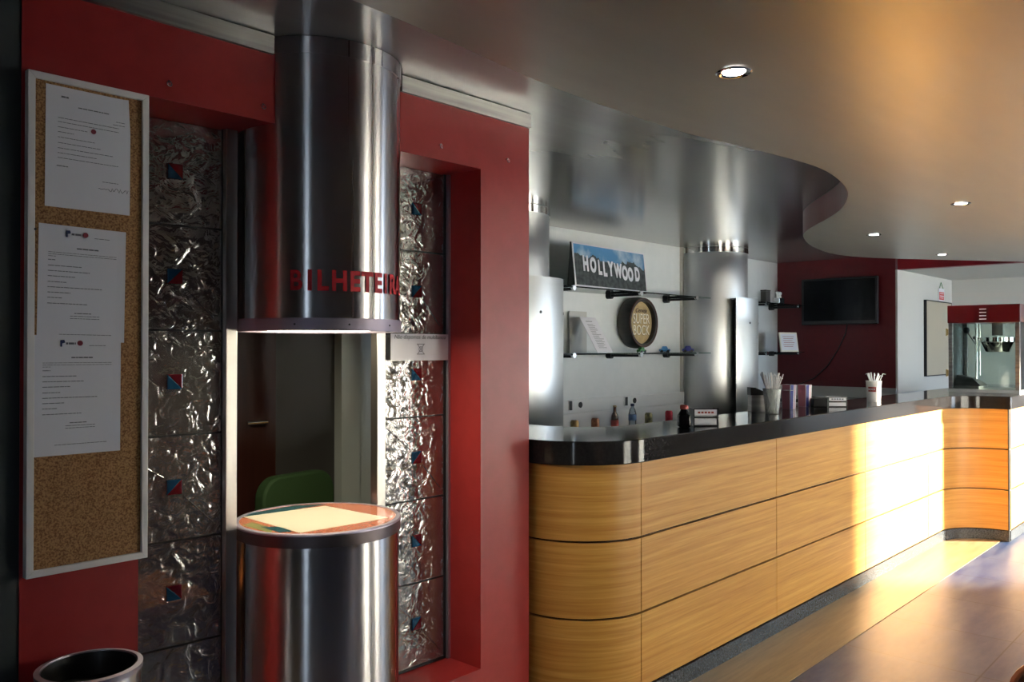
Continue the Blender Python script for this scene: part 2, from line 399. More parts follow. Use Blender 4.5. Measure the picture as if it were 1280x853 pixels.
# window wall with three openings, the middle one added for fill light
op = [(3.6, 4.5, .1, 1.8), (5.9, 7.2, .1, 1.8), (8.25, 10.6, .72, 2.22)]
bm = B(); x = -2
for a, b, z0, z1 in op:
    box(bm, x, a, WX-.12, WX, 0, HC)
    if z0: box(bm, a, b, WX-.12, WX, 0, z0)
    box(bm, a, b, WX-.12, WX, z1, HC); x = b
box(bm, x, 10.87, WX-.12, WX, 0, HC)
struct('wall_window', bm, 'window_wall')
for i, (a, b, z0, z1) in enumerate(op):
    bm = B(); y0, y1 = WX-.10, WX-.05
    box(bm, a, a+.05, y0, y1, z0, z1); box(bm, b-.05, b, y0, y1, z0, z1); box(bm, a+.05, b-.05, y0, y1, z1-.05, z1); box(bm, a+.05, b-.05, y0, y1, z0, z0+.05)
    if i < 2: box(bm, (a+b)/2-.02, (a+b)/2+.02, y0, y1, z0+.05, z1-.05)
    w = struct('window_%d' % (i+1), bm, 'alu')
    if i < 2: obj('window_pane', bx(a+.05, b-.05, WX-.08, WX-.074, z0+.05, z1-.05), 'frosted', w)  # the second pane belongs to the added middle window
struct('wall_shade', bx(2.95, 3.05, WX, -.30, 0, LC-.002), 'window_wall')      # unseen wall added beside the first window to shade the left of the red wall
# ceilings
struct('ceiling', bx(-2.1, 10.9, WX-.12, 4.32, HC, HC+.1), 'ceil_high')
edge = [(-2, 1.50), (.6, 1.52), (1.15, 1.543), (1.396, 1.562), (1.685, 1.595), (1.884, 1.615), (2.155, 1.622), (2.602, 1.615), (2.85, 1.585), (3.053, 1.55),
        (3.398, 1.508), (3.615, 1.501), (3.842, 1.529), (4.101, 1.585), (4.324, 1.659), (4.553, 1.76), (4.792, 1.888), (5.036, 2.055), (5.244, 2.215),
        (5.455, 2.365), (5.62, 2.46), (5.806, 2.54), (6.187, 2.666), (6.659, 2.765), (6.95, 2.79), (7.213, 2.76), (7.45, 2.68), (7.693, 2.54), (8.227, 2.169), (8.774, 1.783), (8.9, 1.70)]
# smooth the outline
def catmull(p, k=4):
    out = []
    for i in range(len(p)-1):
        a, b, c, d = [Vector(p[max(0, min(len(p)-1, j))]) for j in (i-1, i, i+1, i+2)]
        for s in range(k):
            t = s/k; out.append(tuple(.5*((2*b)+(c-a)*t+(2*a-5*b+4*c-d)*t*t+(3*b-a-3*c+d)*t**3)))
    out.append(p[-1]); return out
pe = catmull(edge)
bm = B(); prism(bm, pe + [(8.9, WX), (-2, WX)], LC, HC-.002)
lo = struct('ceiling_lower', bm, 'ceil_low')
bm = B(); strip(bm, pe, -.0022, -.0004, LC+.002, HC-.002)
struct('trim_3', bm, 'red_gloss')
struct('ceiling_far', bx(9.0, 10.75, WX, 2.92, LC+.01, LC+.05), 'soffit')
struct('trim_4', bx(.69, 1.372, 2.238, 2.25, 2.352, 2.407), 'alu')
struct('trim_5', bx(1.868, 2.536, 2.238, 2.25, 2.352, 2.407), 'alu')
struct('trim_6', bx(6.86, 6.885, 4.17, 4.2, 1.06, HC), 'steel_post')
struct('trim_7', bx(4.62, 6.9, 4.175, 4.2, .80, .948), 'white_board')
struct('trim_8', bx(4.62, 6.9, 4.178, 4.2, .956, 1.055), 'white_board')
struct('trim_9', bx(8.87, 8.9, 2.93, 4.2, .95, 1.06), 'white_far')
# booth interior
struct('wall_booth_back', bx(2.157, 2.487, 3.5, 3.6, 0, HC), 'booth_grey')
struct('wall_booth_left', bx(.2, .3, 2.45, 4.2, 0, HC), 'booth_grey')
struct('wall_booth_rear', bx(.3, 1.25, 3.5, 3.6, 0, HC), 'booth_grey')
struct('wall_booth_head', bx(1.25, 2.157, 3.5, 3.6, 2.08, HC), 'booth_grey')
d = struct('door_1', bx(1.25, 2.157, 3.5, 3.55, 0, 2.08), 'booth_door')
bm = B(); tube(bm, [(2.08, 3.5, 1.13), (2.08, 3.45, 1.13), (1.98, 3.45, 1.13)], .009); obj('door_handle', bm, 'chrome', d, True)
struct('trim_10', bx(2.487, 2.60, 3.44, 3.6, 0, HC), 'booth_pale')
struct('trim_11', bx(2.61, 2.70, 3.46, 3.6, 0, HC), 'booth_pale')
struct('wall_booth_shade', bx(2.76, 2.84, 2.6, 3.3, 0, HC), 'booth_grey')  # unseen part wall added to keep bar light out of the booth
# outside ground seen only through the window openings
struct('ground', bx(-6, 18, -14, WX-.15, -.25, -.12), 'outside')

# ------------------------------------------------------------------ glass walls of the ticket window
rows = [.27, .583, .896, 1.209, 1.522, 1.835, 2.147]
def glass_panel(x0, x1, y0, y1, label, xs):
    t = thing('textured_glass_screen', label, 'glass screen', (x0, y0, .262), math.atan2(y1-y0, x1-x0), 'textured glass panels of the ticket window')
    w = math.hypot(x1-x0, y1-y0)
    for i in range(6):
        z0, z1 = rows[i]-.262+.003, rows[i+1]-.262-.003
        nx = 14; bm = B(); g = []
        tile = obj('glass_tile', bx(.001, w-.001, 0, .012, z0, z1), 'tile_glass', t)
        cx_, cz_, h = xs-x0, (z0+z1)/2 + .004, .0225
        flip = (i % 2 == 0)
        a = prism_y(B(), [(cx_-h, cz_-h), (cx_+h, cz_+h), (cx_-h, cz_+h)] if flip else [(cx_-h, cz_-h), (cx_+h, cz_-h), (cx_-h, cz_+h)], -.007, -.0005)
        obj('blue_inset', a, 'cyan_glass', tile, bevel=.002)
        a = prism_y(B(), [(cx_-h, cz_-h), (cx_+h, cz_-h), (cx_+h, cz_+h)] if flip else [(cx_+h, cz_-h), (cx_+h, cz_+h), (cx_-h, cz_+h)], -.007, -.0005)
        obj('red_inset', a, 'red_glass', tile, bevel=.002)
        if i % 2 == 0:
            for q in ([(.02, -.001, z1-.03), (cx_-.03, -.001, cz_+.03)], [(cx_+.03, -.001, cz_-.03), (w-.02, -.001, z0+.03)]):
                obj('bevel_line', tube(B(), q, .0016, 6), 'tile_glass', tile)
    bm = B()
    for z in rows[1:-1]: box(bm, 0, w, -.001, .011, z-.262-.003, z-.262+.003)
    box(bm, -.004, 0.001, -.002, .014, 0, 1.885); box(bm, w-.001, w+.01, -.002, .014, 0, 1.885); box(bm, 0, w, -.002, .014, .0, .010)
    obj('lead_strip', bm, 'black_metal', t)
    return t
glass_panel(.977, 1.308, 2.455, 2.43, 'textured glass panel with blue and red squares beside the cork board', 1.163)
glass_panel(1.934, 2.238, 2.43, 2.43, 'textured glass panel with blue and red squares behind the white notice', 2.098)
for xa, lab in ((1.309, 'square steel post left of the ticket window'), (1.893, 'square steel post right of the ticket window')):
    o = obj('steel_post', bx(0, .038, 0, .038, 0, 1.885), 'steel_post', bevel=.002, loc=(xa, 2.405, .261)); tag(o, lab, 'post', 'posts of the ticket window')
tag(obj('edge_channel', bx(2.2495, 2.2610, 2.415, 2.445, .261, 2.146), 'steel_ring'), 'thin vertical metal channel where glass meets the right red jamb', 'channel')
# notice taped on the right glass
t = thing('paper_notice', 'white paper notice taped over the right textured glass panel', 'notice', (1.96, 2.412, 1.422))
obj('sheet', bx(0, .285, 0, .001, 0, .10), 'paper', t)
text('heading', 'Não dispomos de multibanco', .0215, 'paper_screen', t, (.143, -.001, .088), ext=.0002, shear=.2)
bm = B()
for z in (.024, .062): box(bm, .125, .163, -.0014, -.0004, z-.001, z+.001)
for s in (1, -1): tube(bm, [(.144-s*.017, -.001, .024), (.144+s*.017, -.001, .062)], .0009, 5)
for k in range(16): box(bm, .144+.009*math.cos(k*PI/8)-.0011, .144+.009*math.cos(k*PI/8)+.0011, -.0014, -.0004, .043+.009*math.sin(k*PI/8)-.0011, .043+.009*math.sin(k*PI/8)+.0011)
obj('crossed_symbol', bm, 'paper_screen', t)

# ------------------------------------------------------------------ the two steel drums
DC = (1.62, 2.365); R = .264
t = thing('ticket_drum', 'upper brushed steel drum lettered in red above the ticket window', 'drum', (DC[0], DC[1], 1.52))
obj('shell', lathe(B(), [(R-.006, .03), (R, .03), (R, .838), (R-.006, .838)], 128, closed=True), 'steel', t, True)
obj('top_collar', lathe(B(), [(R-.001, .838), (R+.004, .838), (R+.004, .888), (R-.001, .888)], 128, closed=True), 'steel', t, True)
rg = obj('bottom_ring', lathe(B(), [(R-.02, .002), (R+.004, .002), (R+.005, .040), (R-.02, .040)], 128, closed=True), 'ring_violet', t, True)
for a in (-140, -105, -70):
    n = Vector((math.cos(math.radians(a)), math.sin(math.radians(a)), 0)); p = n*(R+.004)
    bm = B(); tube(bm, [tuple(p+Vector((0, 0, .021))), tuple(p+n*.002+Vector((0, 0, .021)))], .003, 10); obj('screw', bm, 'black_metal', rg)
obj('ceiling_plate', lathe(B(), [(0, .014), (R-.021, .014), (R-.021, .020), (0, .020)], 64), 'white_board', t, True)
obj('lamp_diffuser', lathe(B(), [(0, .006), (.17, .006), (.18, .0135), (0, .0135)], 64), 'booth_lamp', t, True)
for ch, a in zip('BILHETEIRA', (-139.5, -130.5, -122.5, -111.5, -101, -91.5, -82, -74, -65.5, -55.5)):
    r_ = math.radians(a)
    o = text('letter', ch, .083, 'letter_red', t, (math.cos(r_)*(R+.0028), math.sin(r_)*(R+.0028), .150), (PI/2, 0, r_+PI/2), .0006, .0022 if ch == 'B' else .0034, sx=.84)
t = thing('ticket_counter', 'lower brushed steel drum counter with a printed round top', 'counter', (DC[0], DC[1], 0))
obj('shell', lathe(B(), [(R-.006, 0), (R-.003, 0), (R-.003, .870), (R-.006, .870)], 128, closed=True), 'steel', t, True)
obj('rim_band', lathe(B(), [(R-.03, .868), (R+.003, .868), (R+.003, .903), (R-.012, .903), (R-.03, .903)], 128, closed=True), 'band_dark', t, True)
obj('rim_ring', lathe(B(), [(R-.012, .9032), (R+.0045, .9032), (R+.0045, .9075), (R+.002, .9105), (R-.012, .9105)], 128, closed=True), 'steel_ring', t, True)
top = obj('round_top', lathe(B(), [(0, .902), (R-.0125, .902), (R-.0125, .909), (0, .909)], 128), 'salmon', t, False)
def patch(name, pts, m, k):
    o = obj(name, prism(B(), [(x-DC[0], y-DC[1]) for x, y in pts], .909, .909+.0004*k), m, top)
patch('teal_print', [(1.440, 2.545), (1.50, 2.595), (1.68, 2.605), (1.775, 2.545), (1.47, 2.535)], 'teal', 1)
patch('olive_print', [(1.385, 2.44), (1.43, 2.455), (1.425, 2.33), (1.385, 2.27)], 'olive', 1)
patch('dark_print', [(1.41, 2.37), (1.45, 2.33), (1.44, 2.24), (1.405, 2.26)], 'teal', 2)
patch('cream_sheet', [(1.453, 2.553), (1.75, 2.517), (1.769, 2.187), (1.443, 2.205)], 'cream_print', 3)

# ------------------------------------------------------------------ cork board and its papers
t = thing('cork_board', 'tall cork notice board in a white frame on the red wall', 'notice board', (.697, 2.25, .915))
W_, H_ = .293, 1.226
obj('cork', bx(.012, W_-.012, -.016, -.001, .012, H_-.012), 'cork', t)
bm = B(); f = .017
prism_y(bm, [(0, 0), (W_, 0), (W_-f, f), (f, f)], -.024, -.0005); prism_y(bm, [(0, H_), (f, H_-f), (W_-f, H_-f), (W_, H_)], -.024, -.0005)
prism_y(bm, [(0, 0), (f, f), (f, H_-f), (0, H_)], -.024, -.0005); prism_y(bm, [(W_, 0), (W_, H_), (W_-f, H_-f), (W_-f, f)], -.024, -.0005)
obj('frame', bm, 'frame_white', t, bevel=.0015)
def sheet_paper(x, z, w, h, rot, label, kind, y=2.2325):
    t = thing('paper_sheet', label, 'paper', (x, y, z), 0, 'papers pinned on the cork board'); t.rotation_euler = (0, rot, 0)
    bm = B(); nx, nz = 10, 14; g = {}
    for i in range(nx+1):
        for j in range(nz+1):
            u, v = i/nx, j/nz
            dy = -.006*max(0, (u-.85)/.15)*max(0, (v-.7)/.3) if kind == 'letter' else -.0015*max(0, (u-.9)/.1)
            g[i, j] = bm.verts.new((u*w - (.008*max(0, (u-.9)/.1)*max(0, (v-.7)/.3) if kind == 'letter' else 0), dy, v*h))
    for i in range(nx):
        for j in range(nz): bm.faces.new((g[i, j], g[i+1, j], g[i+1, j+1], g[i, j+1]))
    sh = obj('sheet', bm, 'paper', t); so_ = sh.modifiers.new('solidify', 'SOLIDIFY'); so_.thickness = .0005; so_.offset = 0
    rnd = random.Random(label)
    bm = B()
    def line(x0, x1, z, th=.0013):
        xx = x0
        while xx < x1-.002:
            q = min(x1, xx+rnd.uniform(.004, .014)); box(bm, xx, q, -.0014, -.0009, z-th/2, z+th/2); xx = q+.0014
    if kind == 'letter':
        line(.075, .150, h-.045, .0022); line(.168, .19, h-.062); line(.16, .19, h-.070)
        for zz, x1 in ((.078, .20), (.088, .19), (.101, .10), (.113, .065), (.126, .115), (.140, .13), (.153, .16), (.165, .12), (.177, .19)): line(.028, min(x1, w-.03), h-zz)
        line(.026, .052, h-.197, .002); line(.135, .175, h-.222)
        line(.035, .055, h-.025, .004)
        obj('text_lines', bm, 'paper_screen', sh)
        bm = B(); pts = [(.125+.075*k/26, -.0012, h-.240+.005*math.sin(k*1.7+math.sin(k))*(1 if k > 8 else .2)) for k in range(27)]
        tube(bm, pts, .0006, 5); obj('signature', bm, 'ink', sh)
        bm = B(); tube(bm, [(.112, -.0010, h-.098), (.112, -.0022, h-.098)], .0062, 14); obj('red_stamp', bm, 'seal', sh)
    else:
        line(.088, .142, h-.055, .0032)
        for k in range(3): line(.022, .185 if k < 2 else .04, h-.068-k*.005, .0011)
        for zz, x1 in ((.087, .04), (.101, .10), (.114, .12), (.127, .085), (.141, .065), (.154, .15), (.167, .075), (.180, .055), (.194, .115)): line(.022, x1, h-zz, .0017)
        line(.085, .125, h-.217, .002); line(.075, .145, h-.224); line(.075, .145, h-.230); line(.05, .175, h-.27)
        line(.075, .098, h-.020, .005); line(.13, .17, h-.025)
        obj('text_lines', bm, 'paper_screen', sh)
        bm = B(); prism_y(bm, [(.062, h-.028), (.066, h-.028), (.066, h-.020), (.073, h-.018), (.071, h-.011), (.062, h-.012)], -.0018, -.0009); obj('crest_mark', bm, 'blue_ink', sh)
        bm = B(); tube(bm, [(.108, -.0010, h-.019), (.108, -.0022, h-.019)], .0066, 14); obj('red_seal', bm, 'seal', sh)
    return t
sheet_paper(.737, 1.817, .205, .300, math.radians(.3), 'signed white letter with curled corner at the top of the cork board', 'letter')
sheet_paper(.720, 1.486, .208, .288, math.radians(.8), 'printed white form in the middle of the cork board under the letter', 'form')
sheet_paper(.710, 1.205, .208, .296, math.radians(.2), 'lowest printed white form on the cork board', 'form', 2.2305)
bm = B(); tube(bm, [(.714, 2.234, 1.757), (.714, 2.226, 1.757)], .003, 10); tag(obj('push_pin', bm, 'black', None, True), 'small dark pin in the cork at the corner of the middle form', 'pin')
for x, z, lab in ((1.049, 2.195, 'small screw hook on the red wall above the left glass panel'), (1.335, 2.193, 'small screw hook on red wall beside the upper steel drum'),
                  (2.047, 2.200, 'small screw hook on the red wall above the right glass panel'), (2.399, 2.206, 'small screw hook near the right end of the red wall')):
    bm = B(); tube(bm, [(x, 2.25, z), (x, 2.238, z)], .0035, 8)
    tube(bm, [(x+.007*math.sin(k*PI/5), 2.237-.0005*k, z-.007+.007*math.cos(k*PI/5)) for k in range(9)], .0015, 6)
    tag(obj('wall_hook', bm, 'can_top', None, True), lab, 'hook', 'hooks in the red wall')
# steel bin
t = thing('steel_bin', 'round steel waste bin with dark open top below the cork board', 'bin', (.797, 2.103, 0))
rb = .113
obj('bin_body', lathe(B(), [(rb-.004, .01), (0, .01), (0, 0), (rb-.004, 0), (rb, .004), (rb, .706), (rb-.004, .706)], 96, closed=True), 'steel', t, True)
obj('bin_rim', lathe(B(), [(rb-.010, .700), (rb+.003, .700), (rb+.004, .714), (rb-.008, .716)], 96, closed=True), 'steel_ring', t, True)
obj('bin_liner', lathe(B(), [(rb-.012, .713), (rb-.02, .66), (0, .655), (0, .65), (rb-.012, .65)], 64, closed=True), 'black', t, True)

# ------------------------------------------------------------------ booth contents
t = thing('office_chair', 'office chair with a green fabric back inside the ticket booth', 'chair', (2.06, 2.93, 0), math.radians(190))
def rounded_panel(w, h, r, y0, y1, curve=0, n=7):
    pts = []
    for cx_, cy_, a in ((w/2-r, h/2-r, 0), (-w/2+r, h/2-r, 90), (-w/2+r, -h/2+r, 180), (w/2-r, -h/2+r, 270)):
        pts += arc(cx_, cy_, r, a, a+90, n)
    bm = B(); a = [bm.verts.new((x, y0+curve*(x/w*2)**2, z)) for x, z in pts]; b = [bm.verts.new((x, y1+curve*(x/w*2)**2, z)) for x, z in pts]
    bm.faces.new(a); bm.faces.new(b[::-1]); k = len(pts)
    for i in range(k): bm.faces.new((a[i], b[i], b[(i+1) % k], a[(i+1) % k]))
    return bm
bm = rounded_panel(.40, .40, .09, -.03, .03, .0); obj('backrest', bm, 'green', t, True, .01, loc=(0, -.2, .735))
bm = rounded_panel(.44, .42, .1, -.03, .03); obj('seat', bm, 'green', t, True, .01, loc=(0, .02, .45), rot=(PI/2, 0, 0))
bm = B(); tube(bm, [(0, -.235, .70), (0, -.24, .46), (0, -.15, .41), (0, 0, .41)], .015); tube(bm, [(0, 0, .42), (0, 0, .10)], .025); obj('stem', bm, 'black_metal', t, True)
for k in range(5):
    a = k*2*PI/5; bm = B(); tube(bm, [(.02*math.cos(a), .02*math.sin(a), .10), (.26*math.cos(a), .26*math.sin(a), .055)], [.022, .012])
    lg = obj('base_leg', bm, 'black_metal', t, True)
    c_ = (.26*math.cos(a), .26*math.sin(a)); bm = B(); tube(bm, [(c_[0]-.012*math.sin(a), c_[1]+.012*math.cos(a), .025), (c_[0]+.012*math.sin(a), c_[1]-.012*math.cos(a), .025)], .025, 14); obj('caster', bm, 'black', lg, True)
t = thing('booth_desk', 'orange wooden desk behind the left textured glass panel', 'desk', (.35, 2.52, 0))
obj('desk_top', bx(0, .98, 0, .42, .66, .69), 'desk_wood', t)
obj('apron', bx(.03, .95, .02, .04, .60, .66), 'desk_wood', t)
for x, y in ((.85, .02), (.04, .02), (.85, .36), (.04, .36)): obj('leg', bx(x, x+.05, y, y+.045, 0, .66), 'desk_wood', t)
t = thing('storage_box', 'pale teal box on the desk behind the left textured glass', 'box', (.98, 2.56, .6905))
obj('box_body', bx(0, .12, 0, .12, 0, .12), 'toy_blue', t); obj('box_lid', bx(-.004, .124, -.004, .124, .121, .14), 'paper', t)
t = thing('side_cabinet', 'low white cabinet at the back of the booth right of the pale door frame', 'cabinet', (2.95, 3.75, 0))
obj('cabinet_body', bx(0, .6, 0, .44, 0, .72), 'white_board', t); obj('cabinet_top', bx(-.01, .61, -.01, .44, .721, .75), 'black_metal', t)
obj('door', bx(.01, .295, -.018, -.001, .04, .70), 'white_board', t); obj('door', bx(.305, .59, -.018, -.001, .04, .70), 'white_board', t)
t = thing('paper_stack', 'loose stack of pale papers on the low booth cabinet', 'papers', (3.05, 3.80, .7505)); t['kind'] = 'stuff'
bm = B()
for k in range(9):
    a = random.uniform(-.2, .2); c, s = math.cos(a), math.sin(a); z = k*.012
    prism(bm, [(c*x-s*y+.15, s*x+c*y+.15) for x, y in ((-.11, -.15), (.11, -.15), (.11, .15), (-.11, .15))], z, z+.010)
obj('papers', bm, 'paper', t)
t = thing('wall_panel', 'framed pale blue-grey panel on the white wall behind the booth opening', 'panel', (3.02, 4.2, 1.12))
obj('panel_sheet', bx(.015, .60, -.02, -.001, .015, .50), 'booth_pale', t); bm = B()
box(bm, 0, .615, -.026, -.0005, 0, .015); box(bm, 0, .615, -.026, -.0005, .50, .515); box(bm, 0, .015, -.026, -.0005, .015, .5); box(bm, .60, .615, -.026, -.0005, .015, .5)
obj('panel_frame', bm, 'black_metal', t)

# ------------------------------------------------------------------ the bar counter
Y0 = 1.955; YE = 1.575; RA = .32; RB = .35; XE = 7.25
arcA = arc(2.894, Y0+RA, RA, 180, 270, 18)            # convex left end
arcB = arc(XE-RB, Y0-RB, RB, 90, 0, 18)               # concave right end
left = [(2.574, 2.95), (2.574, 2.60)]
cnt = thing('bar_counter', 'long curved bar counter faced with honey wood panels', 'counter', (2.574, 1.575, 0))
def loc_bm(bm, o=cnt):
    bmesh.ops.translate(bm, verts=bm.verts, vec=-Vector(o.location)); return bm
segs = [left+[(2.574, Y0+RA+.0)]+arcA[1:], [(2.894, Y0), (4.128, Y0)], [(4.128, Y0), (5.362, Y0)], [(5.362, Y0), (6.598, Y0)], [(6.598, Y0)]+arcB[:-1]+[(XE, YE+.006)], [(XE+.020, YE), (8.4, YE)], [(8.4, YE), (9.6, YE)]]
def trimmed(p, g=.0022):
    p = [Vector(q) for q in p]; p[0] = p[0]+(p[1]-p[0]).normalized()*g; p[-1] = p[-1]+(p[-2]-p[-1]).normalized()*g
    return [tuple(q) for q in p]
for sgm in segs:
    for z0, z1 in ((.086, .385), (.394, .693), (.702, 1.002)):
        bm = B(); strip(bm, trimmed(sgm), -.018, 0, z0, z1)
        obj('front_panel', loc_bm(bm), 'wood', cnt, smooth=True, bevel=.0012)
full = left+[(2.574, Y0+RA)]+arcA[1:]+arcB+[(XE, YE), (9.6, YE)]
def offset_path(path, off):
    return [tuple(Vector(p)+n*off) for p, n in zip(path, normals(path))]
core1 = left+[(2.574, Y0+RA)]+arcA[1:]+arcB+[(XE, YE)]
bm = B(); strip(bm, [p for p in core1], -.05, -.0185, .0, 1.004); strip(bm, [(XE+.02, YE), (9.6, YE)], -.05, -.0185, 0, 1.004)
obj('core', loc_bm(bm), 'core', cnt)
bm = B(); box(bm, XE+.0008, XE+.019, YE-.0005, YE+.03, .0, 1.003); obj('corner_post', loc_bm(bm), 'black', cnt)
bm = B(); strip(bm, [p for p in core1], -.018, .006, .0036, .080); strip(bm, [(XE+.02, YE), (9.6, YE)], -.018, .006, .0036, .080)
obj('kickboard', loc_bm(bm), 'kick', cnt, smooth=True)
# granite top
og = .022
outer = [(2.574-og, 2.95)] + arc(2.894, Y0+RA, RA+og, 180, 270, 20) + arc(XE-RB, Y0-RB, RB-og, 90, 0, 18) + [(XE-og, YE-og+.03)] + [(XE-og+.008, YE-og+.008), (XE-og+.03, YE-og), (9.6, YE-og)]
inner = [(9.6, 2.33), (3.35, 2.33)] + arc(3.35, 2.63, .30, 270, 180, 8) + [(3.05, 2.95)]
bm = B(); prism(bm, outer+inner, 1.005, 1.10)
o = obj('granite_top', bm, 'granite', None, smooth=True, bevel=.004); tag(o, 'polished black granite top of the long bar counter', 'countertop')

# ------------------------------------------------------------------ steel columns
def column(x, y, r, a0, a1, label, top=1.93, scr=()):
    t = thing('steel_column', label, 'column', (x, y, 0), 0, 'steel columns behind the bar')
    obj('shaft', lathe(B(), [(0, 0), (r, 0), (r, HC-.002), (0, HC-.002)], 128), 'steel_col', t, True)
    obj('collar', lathe(B(), [(r-.002, HC-.052), (r+.007, HC-.052), (r+.007, HC-.003), (r-.002, HC-.003)], 128, closed=True), 'chrome', t, True)
    rs = r+.096; bm = B(); pth = arc(0, 0, rs, a0, a1, 60); strip(bm, pth, -.004, 0, 0, top)
    pe_ = [pth[0], (pth[0][0]*r/rs*1.01, pth[0][1]*r/rs*1.01)]
    s = obj('sleeve', bm, 'steel_col', t, True)
    bm = B(); nn = 40; ring = []
    strip(bm, arc(0, 0, rs-.003, a0, a1, 60), -.090, -.0015, top-.012, top-.002)
    obj('sleeve_cap', bm, 'steel_col', s, True)
    for a, z in scr:
        n = Vector((math.cos(math.radians(a)), math.sin(math.radians(a)), 0)); p = n*(rs-.001)
        bm = B(); tube(bm, [tuple(p+Vector((0, 0, z))), tuple(p+n*.003+Vector((0, 0, z)))], .010, 12); obj('screw', bm, 'black', s)
    return t
column(4.16, 3.98, .355, 120, 352, 'steel column beside the red wall end, left of the shelves', scr=((262, 1.70), (305, 1.70)))
column(7.27, 4.12, .355, 241, 395, 'steel column between the two sets of glass shelves', 1.93, scr=((263, 1.70), (300, 1.70)))

# ------------------------------------------------------------------ back bar: worktops, splash fittings
t = thing('back_bar', 'low back bar under the glass shelves with a dark worktop', 'cabinet', (4.64, 3.62, 0))
obj('worktop', bx(0, 2.18, 0, .552, .765, .80), 'worktop', t); obj('body', bx(.02, 2.16, .03, .552, .0, .764), 'white_board', t)
for k in range(3): obj('door', bx(.03+k*.70, .03+k*.70+.69, .010, .029, .06, .755), 'alu', t)
t = thing('side_worktop', 'dark worktop along the dark red end wall below the television', 'worktop', (8.28, 2.94, 0))
obj('top', bx(0, .588, 0, 1.25, .915, .948), 'worktop', t); obj('body', bx(.03, .588, .02, 1.25, 0, .914), 'white_far', t)
for k in range(2): obj('door', bx(.012, .029, .03+k*.61, .62+k*.61, .06, .90), 'alu', t)
for x, lab in ((5.20, 'double wall socket above the back bar, nearer the red wall'), (5.955, 'double wall socket above the back bar, behind the water bottle')):
    t = thing('wall_socket', lab, 'socket', (x, 4.178, .975), 0, 'wall sockets above the back bar')
    obj('plate', bx(-.03, .15, -.012, -.0005, 0, .08), 'white_board', t, bevel=.003)
    obj('socket_face', lathe(B(), [(0, 0), (.022, 0), (.024, .006), (0, .006)], 24), 'black_metal', t, True, loc=(.11, -.012, .04), rot=(PI/2, 0, 0))
    obj('switch_rocker', bx(-.026, -.004, -.024, -.0125, .004, .076), 'booth_grey', t)
# glass shelves
def shelf(x0, x1, z, label, br):
    t = thing('glass_shelf', label, 'shelf', (x0, 4.2, z), 0, 'glass shelves behind the bar')
    obj('glass_plate', bx(0, x1-x0, -.335, -.01, 0, .010), 'shelf_glass', t)
    for b in br:
        bm = B(); box(bm, b-x0-.012, b-x0+.012, -.33, -.04, -.022, -.002); k = obj('bracket_arm', bm, 'black_metal', t, bevel=.002)
        bm = B(); tube(bm, [(b-x0, -.345, -.004), (b-x0, -.325, -.004)], .020, 16); obj('bracket_cap', bm, 'can_top', k, True)
        bm = B(); tube(bm, [(b-x0, -.001, -.012), (b-x0, -.05, -.012)], .026, 16); obj('wall_clamp', bm, 'black', k, True)
shelf(4.58, 6.84, 1.915, 'upper long glass shelf carrying the hillside sign picture', (4.85, 5.72, 6.59))
shelf(4.58, 6.84, 1.418, 'lower long glass shelf under the round beer sign', (4.85, 5.72, 6.59))
shelf(7.80, 8.84, 1.918, 'upper short glass shelf near the television', (8.70, 7.95))
shelf(7.80, 8.84, 1.418, 'lower short glass shelf carrying the framed card', (8.70, 7.95))

# hillside picture on the upper shelf
t = thing('sign_picture', 'wide framed picture reading HOLLYWOOD leaning on the upper glass shelf', 'picture', (4.91, 3.895, 1.929), math.radians(3.2))
lean = math.radians(-6)
pw, ph = 1.04, .335
fr = bpy.data.objects.new('picture_board', None)
bm = bx(0, pw, .004, .018, 0, ph); bd = obj('backing_board', bm, 'black', t, rot=(lean, 0, 0))
obj('print', bx(.012, pw-.012, .000, .0038, .012, ph-.012), 'picture', bd)
bm = B(); 
for a in ((0, pw, 0, .012), (0, pw, ph-.012, ph), (0, .012, .012, ph-.012), (pw-.012, pw, .012, ph-.012)): box(bm, a[0], a[1], -.003, .0039, a[2], a[3])
obj('picture_frame', bm, 'paper', bd)
for k, (ch, x, z, s) in enumerate((('H', .155, .175, .155), ('O', .255, .17, .150), ('L', .345, .158, .15), ('L', .415, .150, .15), ('Y', .50, .158, .15), ('W', .605, .150, .15), ('O', .705, .138, .15), ('O', .79, .132, .145), ('D', .895, .14, .15))):
    text('letter', ch, s, 'paper', bd, (x, -.004, z), ext=.001, bold=.008, sx=.66)
bm = B(); pts = [(0, 0, 0), (0, .125, 0), (0, .105, ph*.93)]
prism_b = [Vector((0, .02, .0)), Vector((0, .075, 0)), Vector((0, .05, .31))]
a = [bm.verts.new((-.001, p.y, p.z)) for p in prism_b]; b = [bm.verts.new((pw*.995, p.y, p.z)) for p in prism_b]
bm.faces.new(a); bm.faces.new(b[::-1])
for i in range(3): bm.faces.new((a[i], b[i], b[(i+1) % 3], a[(i+1) % 3]))
obj('rear_support', bm, 'black', t)

